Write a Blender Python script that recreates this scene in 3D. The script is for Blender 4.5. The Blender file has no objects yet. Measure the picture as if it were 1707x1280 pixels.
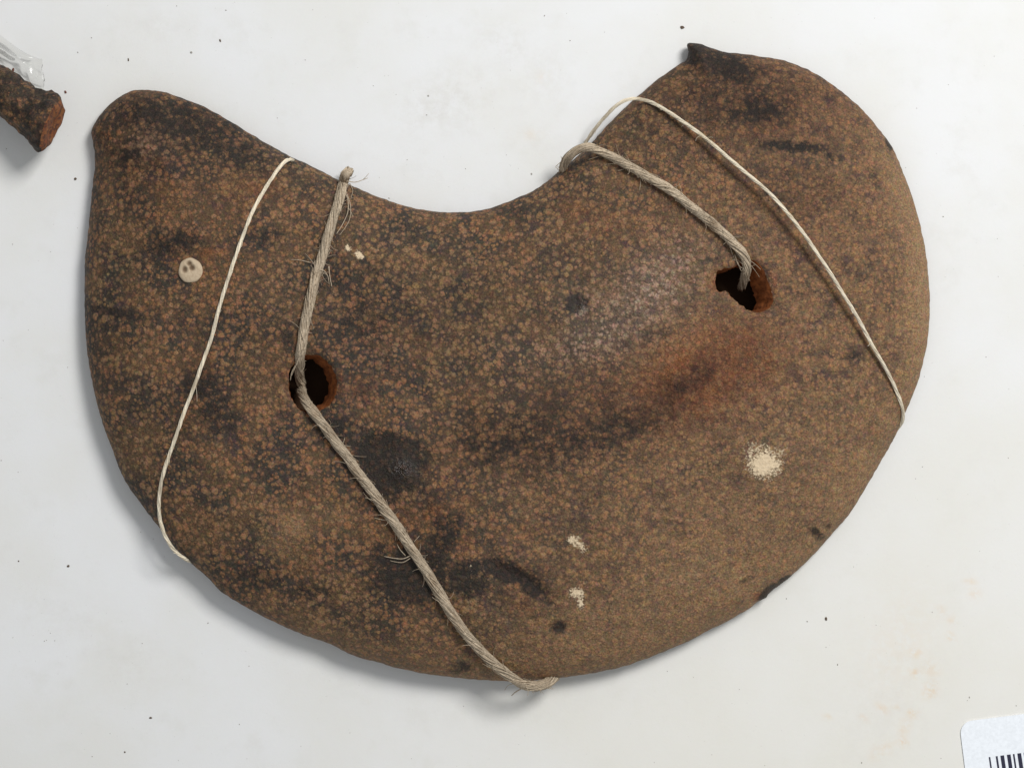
import bpy, math, random
import numpy as np
from mathutils import Vector, Matrix, noise
from mathutils.geometry import delaunay_2d_cdt

random.seed(7); rng = np.random.RandomState(7)
S = 0.00012                    # metres per unit of the tracing grid (1 unit = 0.12 mm)
CX, CY = 853.5, 640.0
HC = 3500.0                    # camera height in the same units (0.42 m)
sc = bpy.context.scene

# ------------------------------------------------------------------ camera
cam = bpy.data.cameras.new("camera"); cam_o = bpy.data.objects.new("camera", cam)
sc.collection.objects.link(cam_o)
cam_o.location = (0, 0, HC * S)
cam.sensor_width = 36.0
cam.lens = 36.0 * HC / 1707.0
cam.clip_start = 0.01; cam.clip_end = 20.0
sc.camera = cam_o

# ------------------------------------------------------------------ light: one overhead room lamp, pale room all round
world = bpy.data.worlds.new("World"); sc.world = world; world.use_nodes = True
bg = world.node_tree.nodes["Background"]
bg.inputs[0].default_value = (0.95, 0.985, 1.02, 1); bg.inputs[1].default_value = 0.40

lamp = bpy.data.lights.new("ceiling_lamp", 'AREA')
lamp.shape = 'RECTANGLE'; lamp.size = 0.26; lamp.size_y = 0.20
lamp.energy = 4.4; lamp.color = (1.0, 0.993, 0.975)
lamp_o = bpy.data.objects.new("ceiling_lamp", lamp); sc.collection.objects.link(lamp_o)
lamp_o.location = (0.31, 0.34, 0.58)
lamp_o.rotation_euler = (Vector((0, 0, 0)) - lamp_o.location).to_track_quat('-Z', 'Y').to_euler()

sc.view_settings.view_transform = 'Standard'; sc.view_settings.look = 'None'
sc.view_settings.exposure = 0.0; sc.view_settings.gamma = 1.0
sc.view_settings.use_curve_mapping = False

# ------------------------------------------------------------------ helpers
def W(px, py, z=0.0):
    """tracing grid -> metres; height z (grid units) is allowed for so a raised point keeps its traced place"""
    k = (HC - z) / HC
    return ((px - CX) * k * S, (CY - py) * k * S, z * S)

def lin(r, g, b):
    f = lambda c: (c / 255 / 12.92) if c / 255 <= 0.04045 else ((c / 255 + 0.055) / 1.055) ** 2.4
    return (f(r), f(g), f(b), 1.0)

def smooth(x): x = np.clip(x, 0, 1); return x * x * (3 - 2 * x)

def link(name, verts, faces, mats, parent=None, shade=True, fmat=None):
    me = bpy.data.meshes.new(name); me.from_pydata(verts, [], faces)
    for m in (mats if isinstance(mats, (list, tuple)) else [mats]): me.materials.append(m)
    if shade: me.polygons.foreach_set("use_smooth", [True] * len(me.polygons))
    if fmat is not None: me.polygons.foreach_set("material_index", fmat)
    me.update()
    o = bpy.data.objects.new(name, me); sc.collection.objects.link(o)
    if parent is not None: o.parent = parent
    return o

def tag(o, label=None, cat=None, group=None, kind=None):
    if label: o['label'] = label
    if cat: o['category'] = cat
    if group: o['group'] = group
    if kind: o['kind'] = kind
    return o

def attr(o, name, vals):
    a = o.data.attributes.new(name, 'FLOAT', 'POINT'); a.data.foreach_set("value", np.asarray(vals, dtype=np.float32))

def catmull(pts, step=4.0, closed=False):
    P = [np.array(p, float) for p in pts]; n = len(P); out = []
    for i in range(n if closed else n - 1):
        p1, p2 = P[i], P[(i + 1) % n]
        p0 = P[(i - 1) % n] if (closed or i > 0) else 2 * p1 - p2
        p3 = P[(i + 2) % n] if (closed or i < n - 2) else 2 * p2 - p1
        L = np.linalg.norm(p2[:2] - p1[:2]); k = max(1, int(round(L / step)))
        for j in range(k):
            t = j / k
            out.append(0.5 * ((2 * p1) + (-p0 + p2) * t + (2 * p0 - 5 * p1 + 4 * p2 - p3) * t * t + (-p0 + 3 * p1 - 3 * p2 + p3) * t ** 3))
    if not closed: out.append(P[-1])
    return np.array(out)

def seg_dist(Q, poly, closed=True):
    A = poly; B = np.roll(poly, -1, axis=0)
    if not closed: A, B = poly[:-1], poly[1:]
    d = B - A; L2 = (d * d).sum(1) + 1e-12
    out = np.empty(len(Q))
    for s in range(0, len(Q), 1500):
        q = Q[s:s + 1500]
        w = q[:, None, :] - A[None]
        t = np.clip((w * d[None]).sum(2) / L2, 0, 1)
        out[s:s + 1500] = np.sqrt((((w - t[..., None] * d[None]) ** 2).sum(2)).min(1))
    return out

def inside(Q, poly):
    x, y = Q[:, 0], Q[:, 1]; c = np.zeros(len(Q), bool)
    x1, y1 = poly[:, 0], poly[:, 1]; x2, y2 = np.roll(x1, -1), np.roll(y1, -1)
    for a, b, e, f in zip(x1, y1, x2, y2):
        if b == f: continue
        m = ((b > y) != (f > y)) & (x < (e - a) * (y - b) / (f - b) + a); c ^= m
    return c

def blobs(Q, lst):
    """soft-edged patches: (x, y, rx, ry, angle deg, strength)"""
    v = np.zeros(len(Q))
    for (x, y, rx, ry, an, st) in lst:
        c, s = math.cos(math.radians(an)), math.sin(math.radians(an))
        dx, dy = Q[:, 0] - x, Q[:, 1] - y
        u, w = (dx * c + dy * s) / rx, (-dx * s + dy * c) / ry
        v = np.maximum(v, st * np.exp(-(u * u + w * w)))
    return v

def tube(V, F, pts, rad, sides=5, cap=True):
    pts = [Vector(p) for p in pts]; n = len(pts); base = len(V)
    up = Vector((0, 0, 1)); prev = None
    for i, p in enumerate(pts):
        t = (pts[min(i + 1, n - 1)] - pts[max(i - 1, 0)])
        if t.length < 1e-9: t = Vector((1, 0, 0))
        t.normalize()
        a = prev if prev is not None else (up if abs(t.z) < 0.9 else Vector((1, 0, 0)))
        a = (a - t * a.dot(t)); a.normalize(); b = t.cross(a); prev = a
        r = rad[i] if hasattr(rad, '__len__') else rad
        for k in range(sides):
            th = 2 * math.pi * k / sides
            V.append(tuple(p + a * (r * math.cos(th)) + b * (r * math.sin(th))))
    for i in range(n - 1):
        for k in range(sides):
            k2 = (k + 1) % sides
            F.append((base + i * sides + k, base + i * sides + k2, base + (i + 1) * sides + k2, base + (i + 1) * sides + k))
    if cap:
        F.append(tuple(base + k for k in reversed(range(sides)))); F.append(tuple(base + (n - 1) * sides + k for k in range(sides)))

# ------------------------------------------------------------------ material helpers
class NT:
    def __init__(s, name):
        s.m = bpy.data.materials.new(name); s.m.use_nodes = True
        s.t = s.m.node_tree; s.bsdf = s.t.nodes["Principled BSDF"]; s.out = s.t.nodes["Material Output"]
    def n(s, typ, **kw):
        x = s.t.nodes.new(typ)
        for k, v in kw.items(): setattr(x, k, v)
        return x
    def l(s, a, b): s.t.links.new(a, b)
    def put(s, sock, v):
        if hasattr(v, 'is_linked') or isinstance(v, bpy.types.NodeSocket): s.l(v, sock)
        else: sock.default_value = v
    def math(s, op, a, b=0.0, clamp=False):
        x = s.n('ShaderNodeMath', operation=op, use_clamp=clamp); s.put(x.inputs[0], a); s.put(x.inputs[1], b); return x.outputs[0]
    def mix(s, f, a, b, blend='MIX'):
        x = s.n('ShaderNodeMix', data_type='RGBA', blend_type=blend); s.put(x.inputs[0], f); s.put(x.inputs[6], a); s.put(x.inputs[7], b); return x.outputs[2]
    def rng(s, v, a, b, c=0.0, d=1.0, kind='SMOOTHSTEP'):
        x = s.n('ShaderNodeMapRange', interpolation_type=kind); s.put(x.inputs[0], v); s.put(x.inputs[1], a); s.put(x.inputs[2], b); s.put(x.inputs[3], c); s.put(x.inputs[4], d); return x.outputs[0]
    def co(s):
        tc = s.n('ShaderNodeTexCoord'); v = s.n('ShaderNodeVectorMath', operation='SCALE'); s.l(tc.outputs['Object'], v.inputs[0]); v.inputs['Scale'].default_value = 1 / S; return v.outputs[0]
    def noise(s, vec, size, detail=3.0, rough=0.55, off=0.0):
        v = vec
        if off:
            a = s.n('ShaderNodeVectorMath', operation='ADD'); s.l(vec, a.inputs[0]); a.inputs[1].default_value = (off, off * 1.7, off * 0.6); v = a.outputs[0]
        x = s.n('ShaderNodeTexNoise'); s.l(v, x.inputs['Vector']); x.inputs['Scale'].default_value = 1 / size; x.inputs['Detail'].default_value = detail; x.inputs['Roughness'].default_value = rough
        return x
    def attr(s, name):
        a = s.n('ShaderNodeAttribute', attribute_name=name); return a.outputs['Fac']

def spots(N, co, size, lo, hi, edge=0.19):
    """round grains of uneven size; returns (mask, per-grain random)"""
    v = N.n('ShaderNodeTexVoronoi', feature='F1'); N.l(co, v.inputs['Vector']); v.inputs['Scale'].default_value = 1 / size
    v.inputs['Randomness'].default_value = 1.0
    sep = N.n('ShaderNodeSeparateColor'); N.l(v.outputs['Color'], sep.inputs[0])
    thr = N.rng(sep.outputs[0], 0.0, 1.0, lo, hi, 'LINEAR')
    d = N.math('SUBTRACT', thr, v.outputs['Distance'])
    return N.rng(d, -edge, edge), sep.outputs[1]

def speckled_material():
    N = NT("speckled_brown_crust"); co = N.co()
    wob = N.noise(co, 9, 2); sub = N.n('ShaderNodeVectorMath', operation='SUBTRACT'); N.l(wob.outputs['Color'], sub.inputs[0]); sub.inputs[1].default_value = (.5, .5, .5)
    scl = N.n('ShaderNodeVectorMath', operation='SCALE'); N.l(sub.outputs[0], scl.inputs[0]); scl.inputs['Scale'].default_value = 6.0
    add = N.n('ShaderNodeVectorMath', operation='ADD'); N.l(co, add.inputs[0]); N.l(scl.outputs[0], add.inputs[1]); cw = add.outputs[0]
    m1, r1 = spots(N, cw, 10.2, 0.10, 0.54)
    m2, r2 = spots(N, cw, 15.5, 0.0, 0.40, 0.11)
    m3, r3 = spots(N, cw, 7.0, 0.10, 0.50, 0.16)
    patch = N.noise(co, 70, 4, 0.6).outputs['Fac']
    patch2 = N.noise(co, 38, 3, 0.6, off=300).outputs['Fac']
    big = N.noise(co, 210, 4, 0.6, off=90).outputs['Fac']
    m1 = N.math('MULTIPLY', m1, N.rng(patch, 0.30, 0.52, 0.45, 1.0)); m3 = N.math('MULTIPLY', m3, N.rng(patch2, 0.35, 0.62, 0.35, 0.9))
    m1 = N.math('MULTIPLY', m1, N.rng(N.noise(co, 11, 2, 0.6, off=444).outputs['Fac'], 0.3, 0.55, 0.55, 1.0)); m2 = N.math('MULTIPLY', m2, N.rng(big, 0.35, 0.55, 0.4, 1.0))
    mask = N.math('MAXIMUM', N.math('MAXIMUM', m1, m2), m3)
    lob = N.attr("lobe")                         # 0 left lobe (dark ground, strong spots), 1 right lobe (even tan crust)
    g0 = N.mix(N.rng(patch, 0.40, 0.60), lin(60, 53, 46), lin(92, 72, 53))
    g1 = N.mix(N.rng(N.noise(co, 24, 5, 0.65, off=510).outputs['Fac'], 0.32, 0.62), lin(82, 65, 54), lin(118, 92, 68))
    ground = N.mix(lob, g0, g1)
    ground = N.mix(N.math('MULTIPLY', N.attr('tan'), 0.5), ground, lin(132, 106, 80))
    violet = N.noise(co, 26, 3, 0.6, off=700).outputs['Fac']
    ground = N.mix(N.rng(violet, 0.52, 0.72, 0, 0.55), ground, lin(74, 56, 58))
    ground = N.mix(N.rng(N.noise(co, 30, 3, 0.6, off=1300).outputs['Fac'], 0.55, 0.74, 0, 0.5), ground, lin(62, 64, 52))
    n20 = N.noise(co, 16, 5, 0.7, off=40).outputs['Fac']
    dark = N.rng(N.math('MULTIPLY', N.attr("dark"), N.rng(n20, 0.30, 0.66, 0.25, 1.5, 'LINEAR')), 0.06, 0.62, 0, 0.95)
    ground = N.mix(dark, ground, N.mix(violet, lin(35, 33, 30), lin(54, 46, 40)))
    rr = N.math('ADD', N.math('MULTIPLY', r1, 0.5), N.math('MULTIPLY', r2, 0.5))
    tan = N.mix(rr, lin(139, 103, 71), lin(152, 107, 76))
    tan = N.mix(N.rng(big, 0.42, 0.62), tan, lin(136, 106, 76))
    tan = N.mix(N.math('MULTIPLY', lob, 0.7), tan, lin(153, 117, 83))
    tan = N.mix(N.math('MULTIPLY', N.rng(r3, .72, .8), .5), tan, lin(146, 116, 92))
    amt = N.math('MULTIPLY', mask, N.rng(lob, 0, 1, 0.92, 0.80, 'LINEAR'))
    col = N.mix(amt, ground, tan)
    gren = N.math('MULTIPLY', N.attr("tan"), N.rng(n20, 0.3, 0.6, 0.3, 1.0)); col = N.mix(N.math('MULTIPLY', gren, 0.5), col, lin(151, 122, 91))
    # wear and stains with shapes of their own, plus a crest sheen painted pale
    rust = N.rng(N.math('MULTIPLY', N.attr("rust"), N.rng(n20, 0.25, 0.7, 0.35, 1.25, 'LINEAR')), 0.1, 1.0, 0, 0.6)
    col = N.mix(rust, col, N.mix(N.rng(patch2, .35, .65), lin(104, 58, 36), lin(140, 86, 52)))
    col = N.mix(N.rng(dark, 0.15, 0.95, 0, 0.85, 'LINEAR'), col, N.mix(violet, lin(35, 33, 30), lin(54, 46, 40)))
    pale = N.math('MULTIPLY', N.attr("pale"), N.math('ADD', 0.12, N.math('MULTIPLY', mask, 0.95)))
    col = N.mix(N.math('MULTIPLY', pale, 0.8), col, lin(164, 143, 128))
    fn = N.noise(co, 6.5, 4, 0.75, off=11).outputs['Fac']
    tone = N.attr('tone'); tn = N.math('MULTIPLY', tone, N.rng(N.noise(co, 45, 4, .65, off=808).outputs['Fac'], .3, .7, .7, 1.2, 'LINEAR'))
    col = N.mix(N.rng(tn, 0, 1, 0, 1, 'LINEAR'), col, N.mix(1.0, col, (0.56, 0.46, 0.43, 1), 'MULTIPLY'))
    # mineral grain
    gr = N.noise(co, 3.0, 2, 0.8); gsub = N.rng(gr.outputs['Fac'], 0.3, 0.7, 0.52, 1.48, 'LINEAR')
    cg = N.n('ShaderNodeCombineColor')
    for k in range(3): N.l(gsub, cg.inputs[k])
    col = N.mix(1.0, col, cg.outputs[0], 'MULTIPLY')
    gc = N.noise(co, 7.0, 3, 0.85, off=222); col = N.mix(0.46, col, gc.outputs['Color'], 'OVERLAY')
    hs = N.n('ShaderNodeHueSaturation'); hs.inputs['Saturation'].default_value = 1.03; N.l(col, hs.inputs['Color']); col = hs.outputs[0]
    ff = N.noise(co, 4.2, 3, 0.7, off=611).outputs['Fac']
    fl = N.rng(N.math('ADD', N.attr("flake"), N.math('MULTIPLY', N.math('SUBTRACT', ff, 0.5), 1.5)), 0.42, 0.74)
    col = N.mix(N.math('MULTIPLY', fl, 0.95), col, N.mix(ff, lin(208, 182, 146), lin(238, 218, 186)))
    N.l(col, N.bsdf.inputs['Base Color'])
    gl = N.attr("gloss")
    N.l(N.math('ADD', 0.2, N.math('MULTIPLY', gl, 0.4)), N.bsdf.inputs['Specular IOR Level'])
    N.l(N.math('SUBTRACT', N.rng(fn, 0.3, 0.7, 0.50, 0.68, 'LINEAR'), N.math('MULTIPLY', gl, 0.52)), N.bsdf.inputs['Roughness'])
    h = N.math('ADD', N.math('MULTIPLY', mask, 0.35), N.math('MULTIPLY', fn, 1.1))
    h = N.math('ADD', h, N.math('MULTIPLY', gr.outputs['Fac'], 0.7)); h = N.math('ADD', h, N.math('MULTIPLY', fl, 0.8))
    h = N.math('ADD', h, N.math('MULTIPLY', patch2, 2.5))
    h = N.math('ADD', h, N.math('MULTIPLY', N.math('MULTIPLY', gl, N.noise(co, 8, 2, .6, off=71).outputs['Fac']), 9.0))
    b = N.n('ShaderNodeBump'); b.inputs['Strength'].default_value = 0.75; b.inputs['Distance'].default_value = 2.4 * S
    N.l(h, b.inputs['Height']); N.l(b.outputs[0], N.bsdf.inputs['Normal'])
    return N.m

def hole_material():
    N = NT("rusty_drilled_wall"); co = N.co()
    a = N.noise(co, 14, 5, 0.7).outputs['Fac']; b_ = N.noise(co, 5, 3, 0.7, off=50).outputs['Fac']
    col = N.mix(N.rng(a, 0.35, 0.65), lin(104, 56, 28), lin(142, 82, 42)); col = N.mix(N.rng(b_, 0.55, 0.75), col, lin(56, 38, 27))
    N.l(col, N.bsdf.inputs['Base Color']); N.bsdf.inputs['Roughness'].default_value = 0.85; N.bsdf.inputs['Specular IOR Level'].default_value = 0.2
    b = N.n('ShaderNodeBump'); b.inputs['Strength'].default_value = 0.6; b.inputs['Distance'].default_value = 2 * S; N.l(b_, b.inputs['Height']); N.l(b.outputs[0], N.bsdf.inputs['Normal'])
    return N.m

def fibre_material(name, c1, c2, c3, sz=3.0):
    N = NT(name); co = N.co()
    a = N.noise(co, sz, 3, 0.7).outputs['Fac']; b_ = N.noise(co, 42, 3, 0.6, off=77).outputs['Fac']
    oi = N.attr("strand")
    col = N.mix(N.rng(a, 0.3, 0.7), c1, c2); col = N.mix(N.math('MULTIPLY', N.rng(b_, 0.5, 0.72), 0.6), col, c3)
    cg = N.n('ShaderNodeCombineColor'); v = N.rng(oi, 0, 1, 0.72, 1.22, 'LINEAR')
    for k in range(3): N.l(v, cg.inputs[k])
    col = N.mix(1.0, col, cg.outputs[0], 'MULTIPLY')
    N.l(col, N.bsdf.inputs['Base Color']); N.bsdf.inputs['Roughness'].default_value = 0.8; N.bsdf.inputs['Specular IOR Level'].default_value = 0.25
    return N.m

def table_material():
    N = NT("white_painted_board"); co = N.co()
    a = N.noise(co, 260, 4, 0.55).outputs['Fac']; b_ = N.noise(co, 70, 5, 0.65, off=400).outputs['Fac']; f = N.noise(co, 5, 3, 0.7, off=5).outputs['Fac']
    col = N.mix(N.rng(a, 0.35, 0.68), lin(231, 231, 231), lin(227, 226, 222))
    col = N.mix(N.rng(b_, 0.52, 0.76, 0, 0.5), col, lin(221, 220, 216))
    col = N.mix(N.math('MULTIPLY', N.attr("warm"), 0.5), col, lin(231, 227, 215))
    st = N.math('MULTIPLY', N.attr("stain"), N.rng(N.noise(co, 14, 4, 0.7, off=31).outputs['Fac'], 0.34, 0.58))
    col = N.mix(N.math('MULTIPLY', st, 0.6), col, lin(228, 190, 144))
    gy = N.math('MULTIPLY', N.attr("smudge"), N.rng(N.noise(co, 24, 5, 0.7, off=61).outputs['Fac'], 0.35, 0.7)); col = N.mix(N.math('MULTIPLY', gy, 0.75), col, lin(206, 202, 194))
    sp = N.rng(N.noise(co, 4.2, 2, 0.5, off=900).outputs['Fac'], 0.735, 0.80, 0, 0.30); col = N.mix(sp, col, lin(150, 146, 140))
    col = N.mix(0.05, col, N.noise(co, 9, 3, 0.7, off=17).outputs['Color'], 'OVERLAY')
    N.l(col, N.bsdf.inputs['Base Color']); N.bsdf.inputs['Roughness'].default_value = 0.6; N.bsdf.inputs['Specular IOR Level'].default_value = 0.25
    h = N.math('ADD', f, N.math('MULTIPLY', b_, 2.0))
    b = N.n('ShaderNodeBump'); b.inputs['Strength'].default_value = 0.10; b.inputs['Distance'].default_value = 1.5 * S; N.l(h, b.inputs['Height']); N.l(b.outputs[0], N.bsdf.inputs['Normal'])
    return N.m

def plain(name, c, rough=0.7, spec=0.3):
    N = NT(name); co = N.co(); f = N.noise(co, 6, 4, 0.7).outputs['Fac']
    col = N.mix(N.rng(f, 0.3, 0.7, 0, 0.25), c, (c[0] * .6, c[1] * .6, c[2] * .6, 1))
    N.l(col, N.bsdf.inputs['Base Color']); N.bsdf.inputs['Roughness'].default_value = rough; N.bsdf.inputs['Specular IOR Level'].default_value = spec
    return N.m

# ------------------------------------------------------------------ the table top
nx, ny = 430, 330; xs = np.linspace(-700, 2400, nx); ys = np.linspace(-550, 1830, ny)
gx, gy = np.meshgrid(xs, ys); TQ = np.stack([gx.ravel(), gy.ravel()], 1)
tv = [W(x, y, 0) for x, y in TQ]
tf = [(j * nx + i, (j + 1) * nx + i, (j + 1) * nx + i + 1, j * nx + i + 1) for j in range(ny - 1) for i in range(nx - 1)]
table = link("tabletop", tv, tf, table_material()); tag(table, "white painted board under everything, lightly soiled and stained", None, None, "structure")
attr(table, "warm", smooth((TQ[:, 1] - 350) / 900) * smooth((TQ[:, 0] - 250) / 900))
attr(table, "stain", blobs(TQ, [(1526, 1087, 9, 6, 0, 1), (1525, 1120, 7, 8, 0, .9), (1552, 1115, 14, 16, 0, .45), (1551, 1150, 14, 10, 120, .9), (1520, 1188, 9, 6, 0, 1), (1508, 1210, 8, 16, 20, .6),
                                (1505, 1236, 7, 7, 0, 1), (1470, 1180, 12, 7, 30, .6), (1495, 1178, 6, 5, 0, .5), (1585, 1060, 7, 6, 0, .7), (1587, 1033, 8, 6, 0, .5), (1568, 1018, 9, 9, 0, .4), (1618, 968, 10, 5, 0, .6),
                                (1625, 990, 10, 10, 0, .5), (1440, 1196, 8, 5, 40, .5), (1470, 1250, 22, 10, 150, .5), (1380, 1195, 8, 5, 0, .45), (885, 225, 14, 8, 0, .3), (905, 130, 10, 10, 0, .25), (1500, 1075, 90, 60, 110, .16)]))
attr(table, "smudge", blobs(TQ, [(745, 170, 90, 50, -20, .55), (840, 75, 50, 40, 30, .45), (905, 130, 60, 50, 0, .35), (770, 205, 40, 20, 20, .4), (880, 235, 60, 30, 0, .3), (250, 40, 90, 40, 10, .25),
                                 (120, 1040, 120, 50, 20, .25), (230, 1110, 60, 60, 0, .25), (1480, 1180, 150, 90, 120, .22), (820, 1180, 160, 40, 0, .22)]))

# ------------------------------------------------------------------ the crescent plate: traced outline
OUT = [(152.4,222),(156,209),(164,196),(181,176),(201.5,161),(222,151.6),(242,150.2),(269.5,153),(285,157.4),(312,167.5),(342.6,179),(373,196.5),(403,214),(430,231),
(465.5,251),(488,263),(508,272),(541,288),(561,299),(591,312),(621.7,325),(652,336),(682,345),(715,351.5),(750,354),(783,353.5),(808,349),(830,342.7),(858,332),(885,320),
(908,305),(935.6,283),(962,261),(986,239),(1016,205),(1051,171),(1069,156),(1092,136),(1112,122),(1134.6,106),(1142,103),(1146,95.7),(1147.7,85.6),(1145,76.5),(1149.7,72.3),
(1167,73.5),(1190,82),(1212.7,88),(1245,91),(1270,95),(1303,100),(1335.5,111.6),(1366,127),(1393,145.6),(1418.6,166),(1444,190),(1464,214),(1484,240),(1497,266.6),
(1509,297),(1522,332),(1533,372),(1543,418),(1548,465),(1550,505),(1548,550),(1542,590),(1532,630),(1522,658),(1509,688),(1495,721),(1477.5,753.7),(1457,789),(1432,831.7),
(1412,862),(1391,885),(1366,914),(1342.6,938),(1317,961),(1295,978.5),(1281,989),(1278,996),(1269.5,1000),(1264.5,1001.5),(1247,1015),(1214,1034),(1186,1047.7),(1151,1066.6),
(1113,1083),(1075.6,1098),(1038,1110.7),(1000,1119),(952,1127),(926.7,1130),(886,1134),(846,1135),(801,1132.6),(750,1128),(700,1121),(663,1113),(628,1103),(588,1092),(552.6,1074),
(512,1060),(452,1034),(396.5,1003.7),(366,983.5),(341,958),(308,930.6),(288,914),(266,880),(248,857),(231,834),(205.6,796.5),(188,751),(173,711),(162.7,675.6),(151.4,625),
(145,582),(141.6,532),(141,481.5),(142,431),(146,396),(150,355.6),(154,315),(157.5,285),(158,262),(155.5,240)]
outl = catmull(OUT, 4.0, True)
jit = np.array([[noise.noise(Vector((p[0] / 9, p[1] / 9, 3.1))), noise.noise(Vector((p[0] / 9, p[1] / 9, 8.7)))] for p in outl])
outl = outl + jit * 1.1
HOLE_L = [(481,636),(484,616),(494,601),(508,593),(524,591),(540,597),(552,610),(560,627),(561,645),(558,662),(549,675),(534,684),(516,688),(502,684),(490,672),(483,655)]
HOLE_R = [(1192,470),(1197,452),(1211,447),(1225,445),(1239,434),(1254,433),(1267,442),(1277,460),(1286,484),(1288,503),(1280,515),(1263,521),(1244,515),(1224,500),(1209,485),(1198,487)]
holes = [catmull(h, 3.0, True) for h in (HOLE_L, HOLE_R)]
holes = [h + np.array([[noise.noise(Vector((p[0] / 6, p[1] / 6, 31.1))), noise.noise(Vector((p[0] / 6, p[1] / 6, 18.7)))] for p in h]) * 2.2 for h in holes]

def edge_h(Q):
    u = -0.5 * Q[:, 0] + 0.86 * Q[:, 1]
    return 18 + 19 * smooth((u - 60) / 600)

RE, TE, TB = 26.0, 21.0, 20.0
DENTS = [(965, 508, 13, 13, 0, -7), (850, 955, 38, 13, 25, -8), (905, 990, 30, 10, 48, -5), (935, 1045, 12, 9, 0, -5), (485, 890, 40, 28, 20, 6), (655, 775, 60, 45, 0, -5),
         (1360, 890, 18, 7, 30, -4), (1484, 238, 7, 14, -20, -4), (1190, 470, 14, 14, 0, -2.5), (1330, 245, 55, 9, 5, -3), (690, 960, 55, 40, 0, -3), (1275, 985, 10, 8, 0, -6), (318, 452, 24, 24, 0, -1.0)]
def sdent(Q):
    v = np.zeros(len(Q))
    for (x, y, rx, ry, an, st) in DENTS:
        v += st * blobs(Q, [(x, y, rx, ry, an, 1.0)])
    return v
def lump(Q):
    return np.array([noise.noise(Vector((x / 120, y / 120, 0.3))) * 7 + noise.noise(Vector((x / 45, y / 45, 5.3))) * 2.2 + noise.noise(Vector((x / 16, y / 16, 9.3))) * 0.7 for x, y in Q])
def rnd(d): return np.sqrt(np.clip(1 - (1 - np.clip(d / RE, 0, 1)) ** 2, 0, 1))
def z_top(Q, d=None):
    Q = np.atleast_2d(np.asarray(Q, float))
    if d is None: d = np.where(inside(Q, outl), seg_dist(Q, outl), 0.0)
    r = rnd(d)
    crown = 68 * (1 - np.exp(-d / 95.0))
    return edge_h(Q) + TE * r + crown + (lump(Q) + sdent(Q)) * np.clip(d / 25, 0, 1)
def z_bot(Q, d):
    return edge_h(Q) - TB * rnd(d) + 6 * (1 - np.exp(-d / 110.0))

# points
cand = [outl]
nxt, prv = np.roll(outl, -1, 0), np.roll(outl, 1, 0); tn = nxt - prv; tn /= np.linalg.norm(tn, axis=1)[:, None]
nrm = np.stack([-tn[:, 1], tn[:, 0]], 1)
if not inside((outl + nrm * 3)[200:201], outl)[0]: nrm = -nrm
interior = []
for off in (0.7, 2.2, 4.6, 8.0, 12.5, 18.0, 24.5):
    q = outl + nrm * off; q = q[inside(q, outl)]; d = seg_dist(q, outl); interior.append(q[np.abs(d - off) < 0.35])
hx = np.arange(135, 1556, 6.5); rows = []
for j, y in enumerate(np.arange(70, 1140, 5.6)): rows.append(np.stack([hx + (3.25 if j % 2 else 0), np.full(len(hx), y)], 1))
q = np.concatenate(rows); q = q + rng.uniform(-1.1, 1.1, q.shape); q = q[inside(q, outl)]; d = seg_dist(q, outl); interior.append(q[d > 28])
q = np.concatenate(interior)
for h in holes:
    c = h.mean(0); near = np.abs(q - c).max(1) < 90; dd = np.full(len(q), 99.0); dd[near] = seg_dist(q[near], h)
    ins = np.zeros(len(q), bool); ins[near] = inside(q[near], h); q = q[(~ins) & (dd > 2.6)]
    r1 = h + (h - c) / np.linalg.norm(h - c, axis=1)[:, None] * 1.6; q = np.concatenate([q, r1])
allp = np.concatenate([outl] + holes + [q]); no = len(outl)
edges = [(i, (i + 1) % no) for i in range(no)]; b0 = no; hidx = []
for h in holes:
    n = len(h); edges += [(b0 + i, b0 + (i + 1) % n) for i in range(n)]; hidx.append((b0, n)); b0 += n
cv, ce, cf, ov, oe, of = delaunay_2d_cdt([Vector((p[0], p[1])) for p in allp], edges, [], 0, 1e-4, True)
P2 = np.array([(v.x, v.y) for v in cv]); F2 = np.array([tuple(f) for f in cf])
cen = P2[F2].mean(1)
keep = inside(cen, outl)
for h in holes: keep &= ~inside(cen, h)
allF = F2[inside(cen, outl)]; F2 = F2[keep]
orig = {}
for k, lst in enumerate(ov):
    for s_ in lst: orig[s_] = k
D = seg_dist(P2, outl)
bset = np.zeros(len(P2), bool); bset[[orig[i] for i in range(no)]] = True; D[bset] = 0
ZT = z_top(P2, D)
HD = np.full(len(P2), 99.0)
for h in holes: HD = np.minimum(HD, seg_dist(P2, h))
ZT = ZT - 3.5 * np.clip(1 - HD / 9.0, 0, 1) ** 2
ZB = z_bot(P2, D)
def cross2(a, b): return a[:, 0] * b[:, 1] - a[:, 1] * b[:, 0]
ar = cross2(P2[F2[:, 1]] - P2[F2[:, 0]], P2[F2[:, 2]] - P2[F2[:, 0]])
F2[ar > 0] = F2[ar > 0][:, ::-1]            # image y runs down, so this faces them up
n2 = len(P2)
holeV = np.zeros(n2, bool)
for (s0, n) in hidx: holeV[[orig[s0 + i] for i in range(n)]] = True
verts = [W(p[0], p[1], z) for p, z in zip(P2, ZT)] + [W(p[0], p[1], z) for p, z in zip(P2, ZB)]
faces = [tuple(int(x) for x in f) for f in F2]
mapb = lambda i: int(i) if bset[i] else int(i) + n2
arA = cross2(P2[allF[:, 1]] - P2[allF[:, 0]], P2[allF[:, 2]] - P2[allF[:, 0]]); allF[arA > 0] = allF[arA > 0][:, ::-1]
faces += [tuple(mapb(i) for i in reversed(f)) for f in allF]
M_crust = speckled_material(); M_hole = hole_material()
M_under = plain("hole_shade_underside", lin(84, 62, 46), .9, .1)  # underside coloured darker to deepen the shade seen inside the holes
plate = link("crescent_plate", verts, faces, [M_crust, M_under], None, True, [0] * len(F2) + [1] * len(allF))
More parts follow.
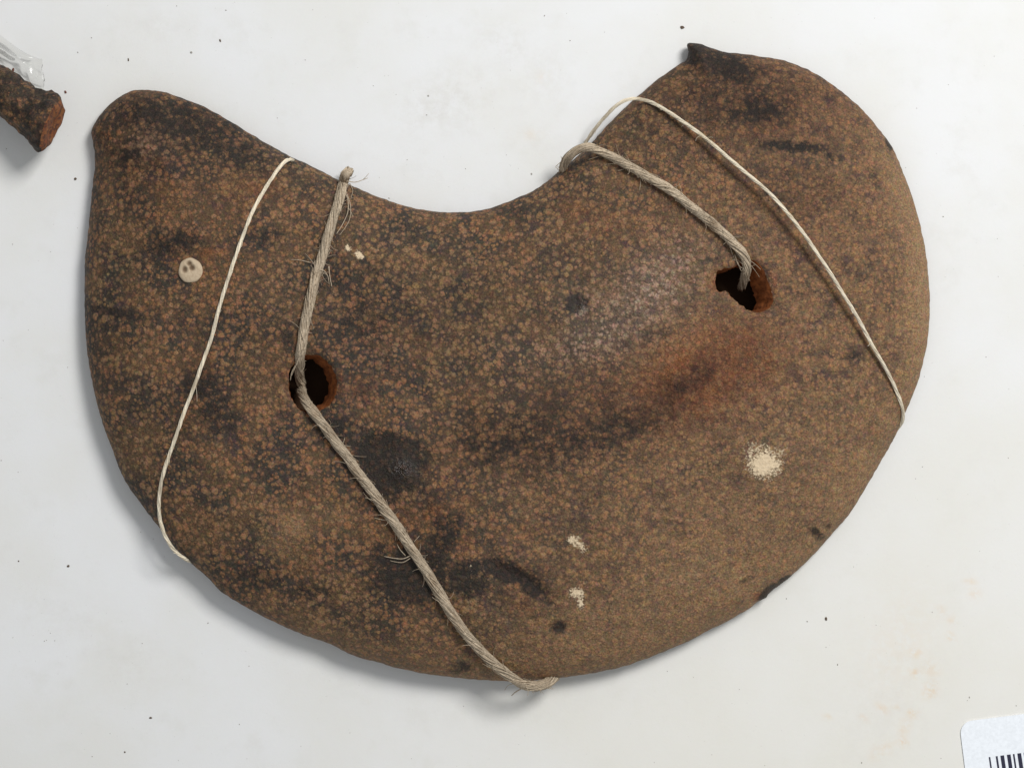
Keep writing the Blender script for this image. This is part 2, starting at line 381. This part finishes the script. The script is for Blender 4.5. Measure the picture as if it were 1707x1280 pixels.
tag(plate, "brown speckled crescent-shaped plate with two drilled holes lying on the white board", "ornament")
A2 = np.concatenate([P2, P2])
def on_both(v): return v
lobe = smooth((A2[:, 0] + 0.35 * (A2[:, 1] - 500) - 720) / 640)
attr(plate, "lobe", lobe)
DD = np.concatenate([D, D])
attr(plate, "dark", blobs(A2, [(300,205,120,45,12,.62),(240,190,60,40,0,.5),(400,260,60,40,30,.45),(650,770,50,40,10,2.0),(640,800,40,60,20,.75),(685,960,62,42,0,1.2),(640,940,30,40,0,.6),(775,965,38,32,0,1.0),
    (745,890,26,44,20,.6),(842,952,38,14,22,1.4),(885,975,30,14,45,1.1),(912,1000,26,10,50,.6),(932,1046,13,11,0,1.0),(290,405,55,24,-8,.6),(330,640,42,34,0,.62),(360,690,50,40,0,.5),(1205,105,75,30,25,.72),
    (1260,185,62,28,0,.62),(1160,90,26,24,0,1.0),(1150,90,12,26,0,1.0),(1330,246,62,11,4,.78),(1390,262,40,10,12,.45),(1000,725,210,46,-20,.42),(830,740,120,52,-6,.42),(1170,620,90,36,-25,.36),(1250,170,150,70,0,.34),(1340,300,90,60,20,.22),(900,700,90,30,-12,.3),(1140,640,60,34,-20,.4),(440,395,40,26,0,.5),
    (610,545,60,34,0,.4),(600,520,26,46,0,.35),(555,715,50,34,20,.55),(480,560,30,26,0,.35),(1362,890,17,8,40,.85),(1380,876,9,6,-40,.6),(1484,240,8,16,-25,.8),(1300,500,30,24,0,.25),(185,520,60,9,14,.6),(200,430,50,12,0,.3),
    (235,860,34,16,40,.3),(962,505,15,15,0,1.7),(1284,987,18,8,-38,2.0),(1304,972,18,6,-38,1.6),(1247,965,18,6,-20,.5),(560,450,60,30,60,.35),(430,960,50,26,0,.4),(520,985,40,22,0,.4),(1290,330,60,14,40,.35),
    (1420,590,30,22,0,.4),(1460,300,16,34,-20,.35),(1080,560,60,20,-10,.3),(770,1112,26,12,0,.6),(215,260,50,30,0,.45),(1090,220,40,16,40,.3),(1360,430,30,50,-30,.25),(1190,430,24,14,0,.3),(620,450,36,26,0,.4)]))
attr(plate, "rust", blobs(A2, [(350,420,26,9,0,.95),(430,320,70,46,-20,.55),(1000,370,110,44,15,.5),(960,350,60,26,0,.55),(270,270,26,16,0,.5),(1180,620,160,100,-22,.95),(1210,520,60,50,0,.4),(1070,320,70,40,20,.3),(940,420,120,60,0,.3),(1320,420,110,150,-15,.3),(1010,370,130,56,10,.35),(1230,640,60,70,0,.3),(600,650,44,38,0,.5),
    (470,690,24,26,0,.35),(880,885,50,26,0,.45),(725,845,30,22,0,.6),(780,905,16,26,0,.6),(330,600,70,40,0,.3),(1100,700,90,50,-20,.3),(250,530,60,30,0,.3),(1195,470,20,26,0,1.0),(1290,470,12,34,-15,.7),(870,1010,40,16,30,.45),
    (477,640,9,30,0,.7),(566,640,10,28,0,.7),(1262,995,9,6,-50,1.8),(240,320,60,30,0,.25),(500,330,50,20,30,.3),(1370,330,50,40,0,.2)]))
attr(plate, "pale", blobs(A2, [(1085,485,90,46,-40,.85),(1000,560,90,40,-25,.65),(1120,440,50,30,-40,.7),(970,522,14,7,-30,.9),(1050,520,70,50,-30,.5),(930,590,70,34,0,.3),(240,240,40,24,0,.3),(640,580,60,30,0,.15),(1005,500,40,30,0,.35)]))  # sheen of the crest painted into the colour, along with some pale grains
attr(plate, "tan", blobs(A2, [(488,878,26,22,20,.9),(470,905,34,24,20,.6),(560,860,40,22,0,.25),(1535,500,30,180,0,.9),(1500,330,30,80,-20,.5),(1440,760,70,60,0,.15),(1255,1010,60,16,-25,.4),(955,1020,16,12,0,.8),(180,300,14,80,0,.3),(1400,800,120,90,-50,.5),(1200,950,220,80,-28,.6),(1000,1050,200,50,-8,.5)]) + 0.6 * np.exp(-(DD / 34) ** 2) * smooth((A2[:, 0] * .8 + A2[:, 1] - 1250) / 300))  # tan crust; the rim's lamp-lit brightness is painted in here as well
attr(plate, "flake", blobs(A2, [(1274,774,36,28,0,1.0),(1264,750,34,18,0,.62),(1300,754,22,22,0,.52),(955,900,12,13,30,.85),(968,910,17,10,50,.80),(961,988,16,13,0,.9),(968,1004,8,16,0,.84),(580,414,7,6,0,1.1),(599,425,10,7,30,1.15),(786,948,3,12,-15,.55),
    (1150,522,3.5,3,0,.95),(612,430,10,5,0,.4),(958,932,4,4,0,.7)]))
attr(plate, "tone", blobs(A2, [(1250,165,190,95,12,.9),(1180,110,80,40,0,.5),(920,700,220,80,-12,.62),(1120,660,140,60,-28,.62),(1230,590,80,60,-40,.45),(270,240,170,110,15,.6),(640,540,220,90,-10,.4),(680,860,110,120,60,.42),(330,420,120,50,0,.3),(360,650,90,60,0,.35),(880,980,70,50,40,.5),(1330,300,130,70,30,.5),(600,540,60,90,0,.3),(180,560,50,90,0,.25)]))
attr(plate, "gloss", blobs(A2, [(670,784,19,15,0,1.0),(1060,500,100,60,-30,.25),(968,515,8,8,0,.8)]))

# drilled holes: tapering walls, a part each
for hi, h in enumerate(holes):
    s0, n = hidx[hi]; ring0 = [orig[s0 + i] for i in range(n)]
    c = h.mean(0); V, dep = [], []
    lev = [(0, 1.0), (3, .985), (7, .965), (12, .945), (18, .925), (24, .91), (30, .90), (36, .90)]
    shift = np.array([-11, 2.0]) if hi == 0 else np.array([-24, 7.0])
    for li, (dz, sc_) in enumerate(lev):
        for i, vi in enumerate(ring0):
            p = P2[vi]; q_ = c + (p - c) * sc_ + shift * (dz / 36.0)
            nz = noise.noise(Vector((q_[0] / 9, q_[1] / 9, dz / 8))) * (3.6 if li else 0)
            q_ = q_ + (p - c) / np.linalg.norm(p - c) * nz
            V.append(W(q_[0], q_[1], ZT[vi] - dz - (0.0 if li else 0.0))); dep.append(min(1.0, dz / 48.0))
    Fh = []
    for li in range(len(lev) - 1):
        for i in range(n):
            i2 = (i + 1) % n; Fh.append((li * n + i, (li + 1) * n + i, (li + 1) * n + i2, li * n + i2))
    o = link("drilled_hole", V, Fh, M_hole, plate)
    o['label'] = ["round rusty-walled hole through which the frayed twine dips", "ragged rust-edged oval hole on the right lobe"][hi]

# small pale disc stuck to the left lobe
N = NT("pale_limy_disc"); co = N.co(); f = N.noise(co, 5, 4, 0.7).outputs['Fac']
col = N.mix(N.rng(f, .3, .7), lin(198, 178, 150), lin(178, 157, 130)); col = N.mix(N.attr("pit"), col, lin(98, 76, 54)); N.l(col, N.bsdf.inputs['Base Color']); N.bsdf.inputs['Roughness'].default_value = .75
M_disc = N.m
dc = np.array([318.0, 451.0]); zc = float(z_top([dc])[0]); V, pit, Fd = [], [], []
RR = [0, .12, .24, .36, .48, .60, .72, .84, .93, .98, 1.0]; ns = 40
pits = [(315.5, 439, 4.3, 4.0), (320, 446.5, 4.8, 4.8), (308, 449.5, 4.2, 5.6)]
for ri, rr in enumerate(RR):
    for k in range(ns):
        th = 2 * math.pi * k / ns; wob = 1 + .025 * math.sin(3 * th + 1) + .015 * math.sin(7 * th)
        x, y = dc[0] + 21 * rr * wob * math.cos(th), dc[1] + 21 * rr * wob * math.sin(th)
        pv = sum(math.exp(-(((x - a) / c_) ** 2 + ((y - b) / d_) ** 2) ** 2) for a, b, c_, d_ in pits); pv = min(1, pv)
        z = zc + 5.0 * math.sqrt(max(0, 1 - rr ** 4)) - 4.5 * pv - (4 if ri == len(RR) - 1 else 0)
        V.append(W(x, y, z)); pit.append(pv)
for ri in range(len(RR) - 1):
    for k in range(ns): k2 = (k + 1) % ns; Fd.append((ri * ns + k, ri * ns + k2, (ri + 1) * ns + k2, (ri + 1) * ns + k))
Fd = [tuple(reversed(f_)) for f_ in Fd]
disc = link("button_disc", V, Fd, M_disc, plate); attr(disc, "pit", pit); disc['label'] = "small round pale disc with brown pits stuck to the left lobe"

# ------------------------------------------------------------------ twine and thread
M_twine = fibre_material("grey_beige_twine", lin(158, 142, 120), lin(194, 177, 154), lin(136, 114, 90))
M_thread = fibre_material("cream_thread", lin(216, 203, 178), lin(236, 225, 204), lin(192, 174, 146), 2.5)

def lay(path, r, lift=0.72, step=4.0, sm=3):
    """path entries (x, y) lie on the plate, (x, y, z) hang at that height, (x, y, None, extra) lie raised by extra"""
    full = []
    for p in path:
        if len(p) == 2: z = float(z_top([p])[0]) + r * lift
        elif len(p) == 4: z = float(z_top([p[:2]])[0]) + r * lift + p[3]
        else: z = p[2]
        full.append((p[0], p[1], z))
    c = catmull(full, step)
    # keep strands lying on the plate out of it
    free = catmull([(p[0], p[1], 1.0 if len(p) == 3 else 0.0) for p in path], step)[:, 2] > 0.02
    zz = z_top(c[:, :2]) + r * lift; c[:, 2] = np.where(free, c[:, 2], np.maximum(c[:, 2], zz))
    for _ in range(sm):
        z = c[:, 2].copy(); z[1:-1] = (c[:-2, 2] + 2 * c[1:-1, 2] + c[2:, 2]) / 4; c[:, 2] = z
        if sm > 5:
            for q in (0, 1): z = c[:, q].copy(); z[1:-1] = (c[:-2, q] + 2 * c[1:-1, q] + c[2:, q]) / 4; c[:, q] = z
    return c

def frames(c):
    t = np.gradient(c, axis=0); t /= np.linalg.norm(t, axis=1)[:, None]
    a = np.empty_like(t); pa = np.array([0, 0, 1.0])
    for i in range(len(t)):
        v = pa - t[i] * pa.dot(t[i])
        if np.linalg.norm(v) < 1e-3: v = np.array([1.0, 0, 0]) - t[i] * t[i][0]
        a[i] = v / np.linalg.norm(v); pa = a[i]
    return t, a, np.cross(t, a)

def cord(paths, name, mat, R, strands, pitch, srad, fuzz, label, cat, hairs=(), wob=0.25):
    V, F, ST, HV, HF, HS = [], [], [], [], [], []
    for c in paths:
        t, a, b = frames(c); n = len(c); s = np.concatenate([[0], np.cumsum(np.linalg.norm(np.diff(c, axis=0), axis=1))])
        for k in range(strands):
            core = k == 0
            ph = rng.uniform(0, 2 * math.pi); rho = 0 if core else R * math.sqrt(rng.uniform(.55, .95)) * (1 - srad / R * .3)
            sd = rng.uniform(0, 100); v0 = len(V)
            th = ph + 2 * math.pi * s / pitch + np.array([noise.noise(Vector((q / 60, sd, 0))) * 1.3 for q in s])
            rh = rho * (1 + wob * np.array([noise.noise(Vector((q / 34, sd, 7))) for q in s]))
            th = np.asarray(th); pts = c + (a * np.cos(th)[:, None] + b * np.sin(th)[:, None]) * np.asarray(rh)[:, None]
            rr = (R * .78 if core else srad * rng.uniform(.7, 1.3))
            rad = np.array([rr * S * (1 + .15 * noise.noise(Vector((q / 20, sd, 3)))) for q in s])
            tube(V, F, [W(*p) for p in pts], rad, 6 if core else 5)
            ST += [rng.uniform(0, 1)] * (len(V) - v0)
        for _ in range(int(fuzz * s[-1] / 100)):
            i = rng.randint(2, n - 3); th = rng.uniform(0, 2 * math.pi); rad_dir = a[i] * math.cos(th) + b[i] * math.sin(th)
            if rad_dir[2] < -0.35: continue
            L = rng.choice([rng.uniform(5, 12), rng.uniform(8, 30)]); dirn = t[i] * rng.choice([-1, 1]) * rng.uniform(.5, 1.2) + rad_dir * rng.uniform(.1, .8)
            dirn /= np.linalg.norm(dirn); p = c[i] + rad_dir * R * .85; pts = [p]; bend = rng.normal(0, .13, 3)
            for q in range(6):
                dirn = dirn + bend - rad_dir * .03; dirn /= np.linalg.norm(dirn); p = p + dirn * L / 6; pts.append(p)
            v0 = len(HV); tube(HV, HF, [W(*p) for p in pts], np.linspace(.55, .28, 7) * S * rng.uniform(.7, 1.3), 3, False); HS += [rng.uniform(.3, 1)] * (len(HV) - v0)
    for hp, hr in hairs:
        c = catmull(hp, 4.0); v0 = len(HV); tube(HV, HF, [W(*p) for p in c], np.linspace(hr, hr * .6, len(c)) * S, 4, True); HS += [rng.uniform(.4, .9)] * (len(HV) - v0)
    o = link(name, V, F, mat); attr(o, "strand", ST); tag(o, label, cat)
    if HV:
        h = link("loose_fibre", HV, HF, mat, o); attr(h, "strand", HS); h['kind'] = "stuff"
    return o

def on(x, y, e=0.0): return (x, y, float(z_top([(x, y)])[0]) + e)
zl = float(z_top([(475, 640)])[0]); zr = float(z_top([(1240, 425)])[0])
A1 = lay([(581, 288, 20), (581, 286, 45), (577, 291, 64), (573, 303), (564, 336), (554, 369), (545.5, 397), (536, 432), (526, 462), (516, 503), (508, 541), (503, 578), (500, 594, zl + 2), (499, 610, zl - 16), (499, 628, zl - 48), (503, 642, zl - 66)], 8.5)
A2_ = lay([(503, 648, zl - 64), (503, 656, zl - 42), (508, 667, zl - 14), (518, 682, zl + 5), (536, 704), (556, 732), (576.5, 758), (594, 785), (610.5, 806), (636, 841), (657, 871), (681, 907), (702, 939), (724, 974), (750, 1018), (776, 1055), (801, 1084), (826, 1108, None, 1.5),
          (850, 1127, 84), (872, 1140, 74), (892, 1143, 62), (911, 1138, 48), (925, 1126, 34), (934, 1108, 26)], 8)
ha = [([on(570, 318, 10), on(579, 330, 8), on(580, 352, 7), on(572, 372, 8), on(561, 390, 9)], 1.0), ([on(576, 318, 8), on(584, 342, 6), on(583, 364, 4), on(575, 380, 4), on(566, 392, 6)], .8), ([on(583, 306, 4), on(588, 318, 3), on(585, 330, 3)], .8),
      ([(578, 302, 62), (592, 304, 62), (605, 300, 62), (613, 297, 61)], .8), ([(606, 299, 62), (611, 294, 62), (615, 289, 60)], .5), ([on(548, 444, 8), on(550, 462, 4), on(553, 478, 1)], 1.0), ([on(530, 452, 11), on(545, 458, 8), on(549, 474, 3)], .9), ([on(523, 458, 13), on(536, 450, 15), on(545, 456, 9)], 1.1),
      ([on(580, 345, 6), on(586, 356, 2), on(587, 362, 1)], .6), ([on(518, 438, 4), on(500, 434, 2), on(484, 433, 1)], .7), ([on(492, 610, 3), on(486, 622, 1), on(484, 634, -2)], .9), ([on(501, 590, 9), on(493, 610, 6), on(485, 628, 2)], .7),
      ([on(545, 712, 3), on(552, 706, 2), on(547, 698, 1)], .5), ([on(569, 740, 6), on(573, 736, 4), on(575, 730, 2)], .5), ([on(686, 925, 8), on(672, 931, 6), on(656, 930, 4), on(640, 927, 2)], .9), ([on(684, 930, 7), on(672, 937, 5), on(658, 936, 2), on(650, 934, 1)], .8),
      ([on(676, 926, 8), on(667, 916, 4), on(662, 907, 2)], .8), ([on(650, 868, 6), on(637, 866, 3), on(624, 863, 1)], .7), ([on(670, 880, 4), on(662, 900, 2)], .5), ([on(690, 903, 6), on(699, 893, 2)], .5),
      ([(876, 1144, 68), (866, 1149, 58), (858, 1154, 50), (853, 1159, 44)], 1.1), ([(862, 1138, 70), (847, 1142, 60), (841, 1150, 50)], .6)]
cord([A1, A2_], "twine", M_twine, 7.9, 62, 190, 1.2, 46, "frayed grey-beige twine dipping through the left hole from notch edge to lower rim", "twine", ha)
B = lay([(940, 292, 12), (939, 280, 30), (944, 268, 52), (953, 257, 66), (967, 248, 74), (984, 246, 79), (1004, 254.5), (1031, 267), (1061, 284.5), (1092, 302), (1122, 320), (1147, 341), (1172, 360), (1202, 385), (1225, 408, zr + 10), (1239, 424, zr + 8), (1245, 442, zr - 4), (1243, 458, zr - 22), (1239, 471, zr - 42), (1236, 480, zr - 58)], 7.5)
hb = [([(944, 262, 60), (934, 271, 52), (926, 279, 46), (934, 281, 44), (940, 276, 44)], .6), ([on(1064, 286, 2), on(1068, 300, 1), on(1066, 318, 1)], .6), ([on(1225, 425, 4), on(1230, 440, 1), (1238, 447, zr - 3), (1250, 440, zr + 6)], 1.0), ([(1229, 436, zr + 2), (1236, 452, zr - 6), (1240, 446, zr)], .8),
      ([on(1216, 407, 3), on(1220, 420, 1), on(1226, 436, 0)], .9), ([on(1030, 285, 3), on(1040, 282, 4), on(1047, 275, 6)], .5)]
cord([B], "twine", M_twine, 7.0, 58, 175, 1.15, 42, "grey-beige twine curving from the notch edge into the ragged right hole", "twine", hb)
T1 = lay([(489, 268, 28), (490, 261, 48), (485.6, 258.5, 66), (473, 269.6), (455, 294), (438, 321), (419, 356.5), (407, 387), (399.5, 409), (384.6, 451), (367, 507), (352, 564.6), (339.5, 600), (324, 643), (304, 695.7), (284, 753.7), (268.5, 801.5), (264.5, 839), (267, 872), (278.6, 902, 78), (291, 919, 66), (303, 929, 54), (318, 938, 44), (330, 938, 34)], 3.6, sm=25)
cord([T1], "thread", M_thread, 3.1, 18, 90, .5, 3.0, "cream thread bowed round the left lobe beside the pale disc", "thread", (), .1)
T2p = [(975, 239, 12), (985, 224, 26), (1001, 204, 42), (1021, 181, 56), (1036, 168, 63), (1053, 163, 69), (1072, 165.5, None, 2), (1092, 173, None, 3), (1112, 185, None, 6), (1140, 204.5, None, 10), (1175, 229, None, 14), (1212, 262, None, 16), (1253, 296, None, 17), 
       (1294, 333, None, 18), (1328, 374.5, None, 18), (1355, 411, None, 17), (1384, 455.5, None, 16), (1410, 497, None, 14), (1432, 534, None, 12), (1455, 577, None, 9), (1479, 619, None, 6), (1495, 651, None, 3), (1505, 682, None, 1), (1508.5, 698, 34), (1505, 711, 22), (1494, 716, 10)]
T2 = lay(T2p, 3.6, sm=25)
cord([T2], "thread", M_thread, 3.1, 18, 90, .5, 3.0, "cream thread stretched across the right lobe down to the right rim", "thread", (), .1)

# ------------------------------------------------------------------ broken stub at the left edge
V, Fs, fm = [], [], []
ax0, ax1 = np.array([-130.0, 62.0]), np.array([86.0, 209.0]); axd = ax1 - ax0; Ls = np.linalg.norm(axd); axd /= Ls; side = np.array([-axd[1], axd[0]])
prof = [(0, 34), (.12, 36), (.25, 37), (.38, 37), (.5, 36.5), (.6, 37), (.68, 37), (.75, 36.5), (.82, 37.5), (.875, 40), (.92, 43.5), (.955, 46), (.985, 45.5), (1.0, 42)]
fine = []
for (a_, b_) in zip(prof[:-1], prof[1:]):
    for k in range(3): t_ = k / 3; fine.append((a_[0] + (b_[0] - a_[0]) * t_, a_[1] + (b_[1] - a_[1]) * t_))
fine.append(prof[-1]); ns = 56
tilt = 0.27
for (u, r) in fine:
    c = ax0 + axd * (u * Ls); zc = 46 + 30 * (u - .3)
    for k in range(ns):
        th = 2 * math.pi * k / ns
        nz = (u > .9) * noise.noise(Vector((math.cos(th) * 3, math.sin(th) * 3, 20 + u * 3))) * 5 + noise.noise(Vector((math.cos(th) * 2.2, math.sin(th) * 2.2, u * 7))) * 5.0 + noise.noise(Vector((math.cos(th) * 6, math.sin(th) * 6, u * 22))) * 3.4
        rr = r + nz; lat, up = rr * math.cos(th), rr * math.sin(th)
        skew = -tilt * up + .20 * lat                                  # end cut leans back so the broken face looks partly up
        p = c + side * lat + axd * (skew * max(0, (u - .6) / .4))
        V.append(W(p[0], p[1], max(1.0, zc + up)))
for i in range(len(fine) - 1):
    for k in range(ns): k2 = (k + 1) % ns; Fs.append((i * ns + k, i * ns + k2, (i + 1) * ns + k2, (i + 1) * ns + k))
stub = link("broken_stub", V, Fs, M_crust)
SQ = np.zeros((len(V), 2))
attr(stub, "lobe", [0.2] * len(V)); uu = np.repeat([f_[0] for f_ in fine], ns)
attr(stub, "dark", [.42 + .3 * noise.noise(Vector((v[0] / S / 30, v[1] / S / 30, v[2] / S / 30))) for v in V]); attr(stub, "rust", np.clip((uu - .93) * 8, 0, .8))
for a_ in ("tone", "pale", "tan", "flake", "gloss"): attr(stub, a_, [0.0] * len(V))
tag(stub, "dark brown crusty stub with an orange broken end, cut off by the left edge", "stub")
N = NT("orange_broken_core"); co = N.co(); f = N.noise(co, 16, 5, .7).outputs['Fac']; g = N.noise(co, 6, 4, .7, off=20).outputs['Fac']
col = N.mix(N.rng(f, .35, .65), lin(134, 74, 42), lin(150, 98, 52)); col = N.mix(N.rng(g, .44, .60), col, lin(86, 52, 40)); N.l(col, N.bsdf.inputs['Base Color']); N.bsdf.inputs['Roughness'].default_value = .8
b = N.n('ShaderNodeBump'); b.inputs['Strength'].default_value = .6; b.inputs['Distance'].default_value = 3 * S; N.l(g, b.inputs['Height']); N.l(b.outputs[0], N.bsdf.inputs['Normal'])
base = (len(fine) - 1) * ns; Ev = []; c = ax0 + axd * Ls; zc = 46 + 30 * .7; Ef = []
for ri, rr in enumerate((1.0, .9, .75, .55, .3, .1)):
    for k in range(ns):
        v = V[base + k]; ctr = Vector(W(c[0], c[1], zc)); p = Vector(v) * rr + ctr * (1 - rr)
        bump_ = noise.noise(Vector((p.x / S / 18, p.y / S / 18, p.z / S / 18))) * 6 + (3 if .5 < rr < 1 else 0)
        p += Vector((axd[0], -axd[1], .1)) * (bump_ if ri else 0) * S
        Ev.append(tuple(p))
for ri in range(5):
    for k in range(ns): k2 = (k + 1) % ns; Ef.append((ri * ns + k, ri * ns + k2, (ri + 1) * ns + k2, (ri + 1) * ns + k))
Ef.append(tuple(5 * ns + k for k in range(ns)))
link("broken_end", Ev, Ef, N.m, stub)["label"] = "rough orange broken end face"

# ------------------------------------------------------------------ clear plastic scrap behind the stub
N = NT("clear_plastic_film"); t = N.t; N.bsdf.inputs['Base Color'].default_value = (.93, .94, .92, 1); N.bsdf.inputs['Roughness'].default_value = .12
tr = N.n('ShaderNodeBsdfTransparent'); tr.inputs[0].default_value = (.985, .985, .98, 1); gl = N.n('ShaderNodeBsdfGlossy'); gl.inputs['Roughness'].default_value = .12
fr = N.n('ShaderNodeFresnel'); fr.inputs[0].default_value = 1.35; mx = N.n('ShaderNodeMixShader'); N.l(N.math('MULTIPLY', fr.outputs[0], .6, True), mx.inputs[0]); N.l(tr.outputs[0], mx.inputs[1]); N.l(gl.outputs[0], mx.inputs[2]); N.l(mx.outputs[0], N.out.inputs[0])
V, Fp = [], []; n1, n2_ = 64, 40
for j in range(n2_):
    for i in range(n1):
        u, v = i / (n1 - 1), j / (n2_ - 1)
        top = np.array([-110 + 180 * u, 12 + 84 * u + 6 * math.sin(u * 9)]); bot = np.array([-110 + 185 * u, 70 + 92 * u])
        p = top * (1 - v) + bot * v
        cr = abs(noise.noise(Vector((p[0] / 40, p[1] / 26, 2.0)))) * 16 + abs(noise.noise(Vector((p[0] / 11, p[1] / 11, 4.0)))) * 4
        ridge = 26 * math.exp(-((v - .33) / .10) ** 2) * (1 - smooth((u - .55) / .3)); edge = min(1, min(u, 1 - u, v, 1 - v) * 9)
        rnd_ = 5 * noise.noise(Vector((p[0] / 10, p[1] / 10, 9)))
        V.append(W(p[0] + rnd_, p[1] + rnd_ * .6, 2.0 + (cr * .55 + ridge) * (.25 + .75 * edge)))
for j in range(n2_ - 1):
    for i in range(n1 - 1): a_ = j * n1 + i; Fp.append((a_, a_ + n1, a_ + n1 + 1, a_ + 1))
film = link("plastic_scrap", V, Fp, N.m); tag(film, "clear crinkled plastic scrap lying behind the brown stub at upper left", "plastic scrap")
so = film.modifiers.new("thickness", 'SOLIDIFY'); so.thickness = .6 * S

# ------------------------------------------------------------------ barcode label at the lower right corner
ang = math.radians(-7.2); ca, sa = math.cos(ang), math.sin(ang)
L0 = np.array([1599.0, 1203.0])
def LB(u, v): return (L0[0] + u * ca - v * sa, L0[1] + u * sa + v * ca)
LW, LH, rad = 330, 190, 21; rim = []
for (cx, cy, a0) in ((rad, rad, 180), (LW - rad, rad, 270), (LW - rad, LH - rad, 0), (rad, LH - rad, 90)):
    for k in range(9): th = math.radians(a0 + k * 90 / 8); rim.append(LB(cx + rad * math.cos(th), cy + rad * math.sin(th)))
nr = len(rim); V = [W(x, y, 2.2) for x, y in rim] + [W(x, y, 0.3) for x, y in rim]
Fl = [tuple(reversed(range(nr)))] + [(k, (k + 1) % nr, nr + (k + 1) % nr, nr + k) for k in range(nr)]
M_label = plain("glossy_white_label", lin(246, 250, 255), .35, .5); M_ink = plain("barcode_ink", lin(46, 46, 66), .5)
card = link("barcode_label", V, Fl, M_label, None, False); tag(card, "white rounded sticker with a printed barcode at the lower right corner", "label")
V, Fl = [], []; bars = [(41.5, 2.6), (53.2, 3.2), (61, 6.2), (72, 6.2), (82, 2.8), (89.5, 6.4), (100, 4)]
x = 108; r_ = random.Random(3)
while x < 285: w_ = r_.choice((2.8, 2.8, 6.2)); bars.append((x, w_)); x += w_ + r_.choice((3.4, 6.6, 3.4))
for (u, w_) in bars:
    k = len(V)
    for (uu_, vv_) in ((u, 64), (u + w_, 64), (u + w_, 150), (u, 150)): px, py = LB(uu_ - (vv_ - 64) * -0.02, vv_); V.append(W(px, py, 2.5))
    for (uu_, vv_) in ((u, 64), (u + w_, 64), (u + w_, 150), (u, 150)): px, py = LB(uu_ - (vv_ - 64) * -0.02, vv_); V.append(W(px, py, 2.25))
    Fl += [(k + 3, k + 2, k + 1, k)] + [(k + q_, k + (q_ + 1) % 4, k + 4 + (q_ + 1) % 4, k + 4 + q_) for q_ in range(4)]
link("barcode", V, Fl, M_ink, card, False)["label"] = "printed row of dark vertical bars"

# ------------------------------------------------------------------ crumbs and dust
M_crumb = plain("dark_crumb", lin(98, 82, 68), .8); M_rcrumb = plain("reddish_crumb", lin(112, 72, 60), .8); M_dust = plain("grey_dust", lin(166, 161, 154), .9)
def crumb_geo(V, F, x, y, r, el=1.0, an=0.0, sd=0):
    k = len(V); rs = random.Random(sd)
    for li, (h, q_) in enumerate(((0.05, .8), (.5, 1.0), (1.0, .55))):
        for i in range(7):
            th = 2 * math.pi * i / 7; a_ = r * q_ * el * math.cos(th) * rs.uniform(.75, 1.25); b_ = r * q_ * math.sin(th) * rs.uniform(.75, 1.25)
            V.append(W(x + a_ * math.cos(an) - b_ * math.sin(an), y + a_ * math.sin(an) + b_ * math.cos(an), max(.1, h * r * rs.uniform(.8, 1.1))))
    for li in range(2):
        for i in range(7): i2 = (i + 1) % 7; F.append((k + li * 7 + i, k + (li + 1) * 7 + i, k + (li + 1) * 7 + i2, k + li * 7 + i2))
    F.append(tuple(k + 14 + i for i in reversed(range(7))))
crumbs = [(1137.5, 46, 3.6, 1.4, .2, M_crumb, "dark brown crumb just above the pointed tip of the right lobe"),
          (125.5, 298.5, 3.2, 1.1, 0, M_crumb, "dark crumb in the shade just left of the left lobe, below the stub"),
          (109, 154, 2.6, 1.5, 1.0, M_rcrumb, "reddish crumb right of the orange broken end, near the plastic scrap"),
          (28, 121, 3.2, 1.5, 1.9, M_rcrumb, "reddish crumb on the plastic scrap above the stub"),
          (1377, 1031, 2.8, 1.6, 1.4, M_crumb, "dark crumb on bare board below the chipped lower right rim"),
          (114, 943.5, 2.8, 1.1, 0, M_crumb, "brown crumb on bare board outside the lower left rim"),
          (251, 1196, 2.2, 1.7, 0, M_crumb, "oblong dark crumb near the bottom edge, lower left"),
          (31, 935, 1.8, 1.2, 1.2, M_crumb, "tiny dark crumb close to the left edge of the board"),
          (208, 1253, 2.0, 1.1, 1.2, M_crumb, "tiny dark crumb lowest on the board, lower left"),
          (367, 68, 2.3, 1.6, 1.2, M_crumb, "small crumb on the board above the left lobe"),
          (214, 100, 2.0, 1.8, 1.4, M_crumb, "thin dark crumb above the rounded left tip"),
          (319, 88, 2.4, 1.3, .2, M_dust, "grey crumb above the left lobe, beside a darker crumb"),
          (714, 160, 1.8, 1.3, 1.2, M_dust, "grey crumb in the smudge above the notch"),
          (886, 290, 1.9, 1.2, 1.2, M_dust, "grey crumb inside the notch left of the twine bend")]
for i, (x, y, r, el, an, m_, lab) in enumerate(crumbs):
    V, F_ = [], []; crumb_geo(V, F_, x, y, r * .7, el, an, i)
    if i == 3: V = [(a_, b_, c_ + 26 * S) for a_, b_, c_ in V]
    tag(link("crumb", V, F_, m_, None, False), lab, "crumb", "crumbs scattered on the white board")
V, F_ = [], []; r_ = random.Random(21)
near = np.array([(r_.uniform(-40, 1750), r_.uniform(-40, 1320)) for _ in range(900)])
near = near[~inside(near, outl)]
for i, (x, y) in enumerate(near[:100]):
    if x > 1590 and y > 1180: continue
    crumb_geo(V, F_, x, y, r_.choice((.45, .5, .6, .7, .9)), r_.uniform(1, 1.8), r_.uniform(0, 3), i + 50)
tag(link("dust", V, F_, M_dust, None, False), "fine grey dust specks sprinkled over the white board", None, None, "stuff")
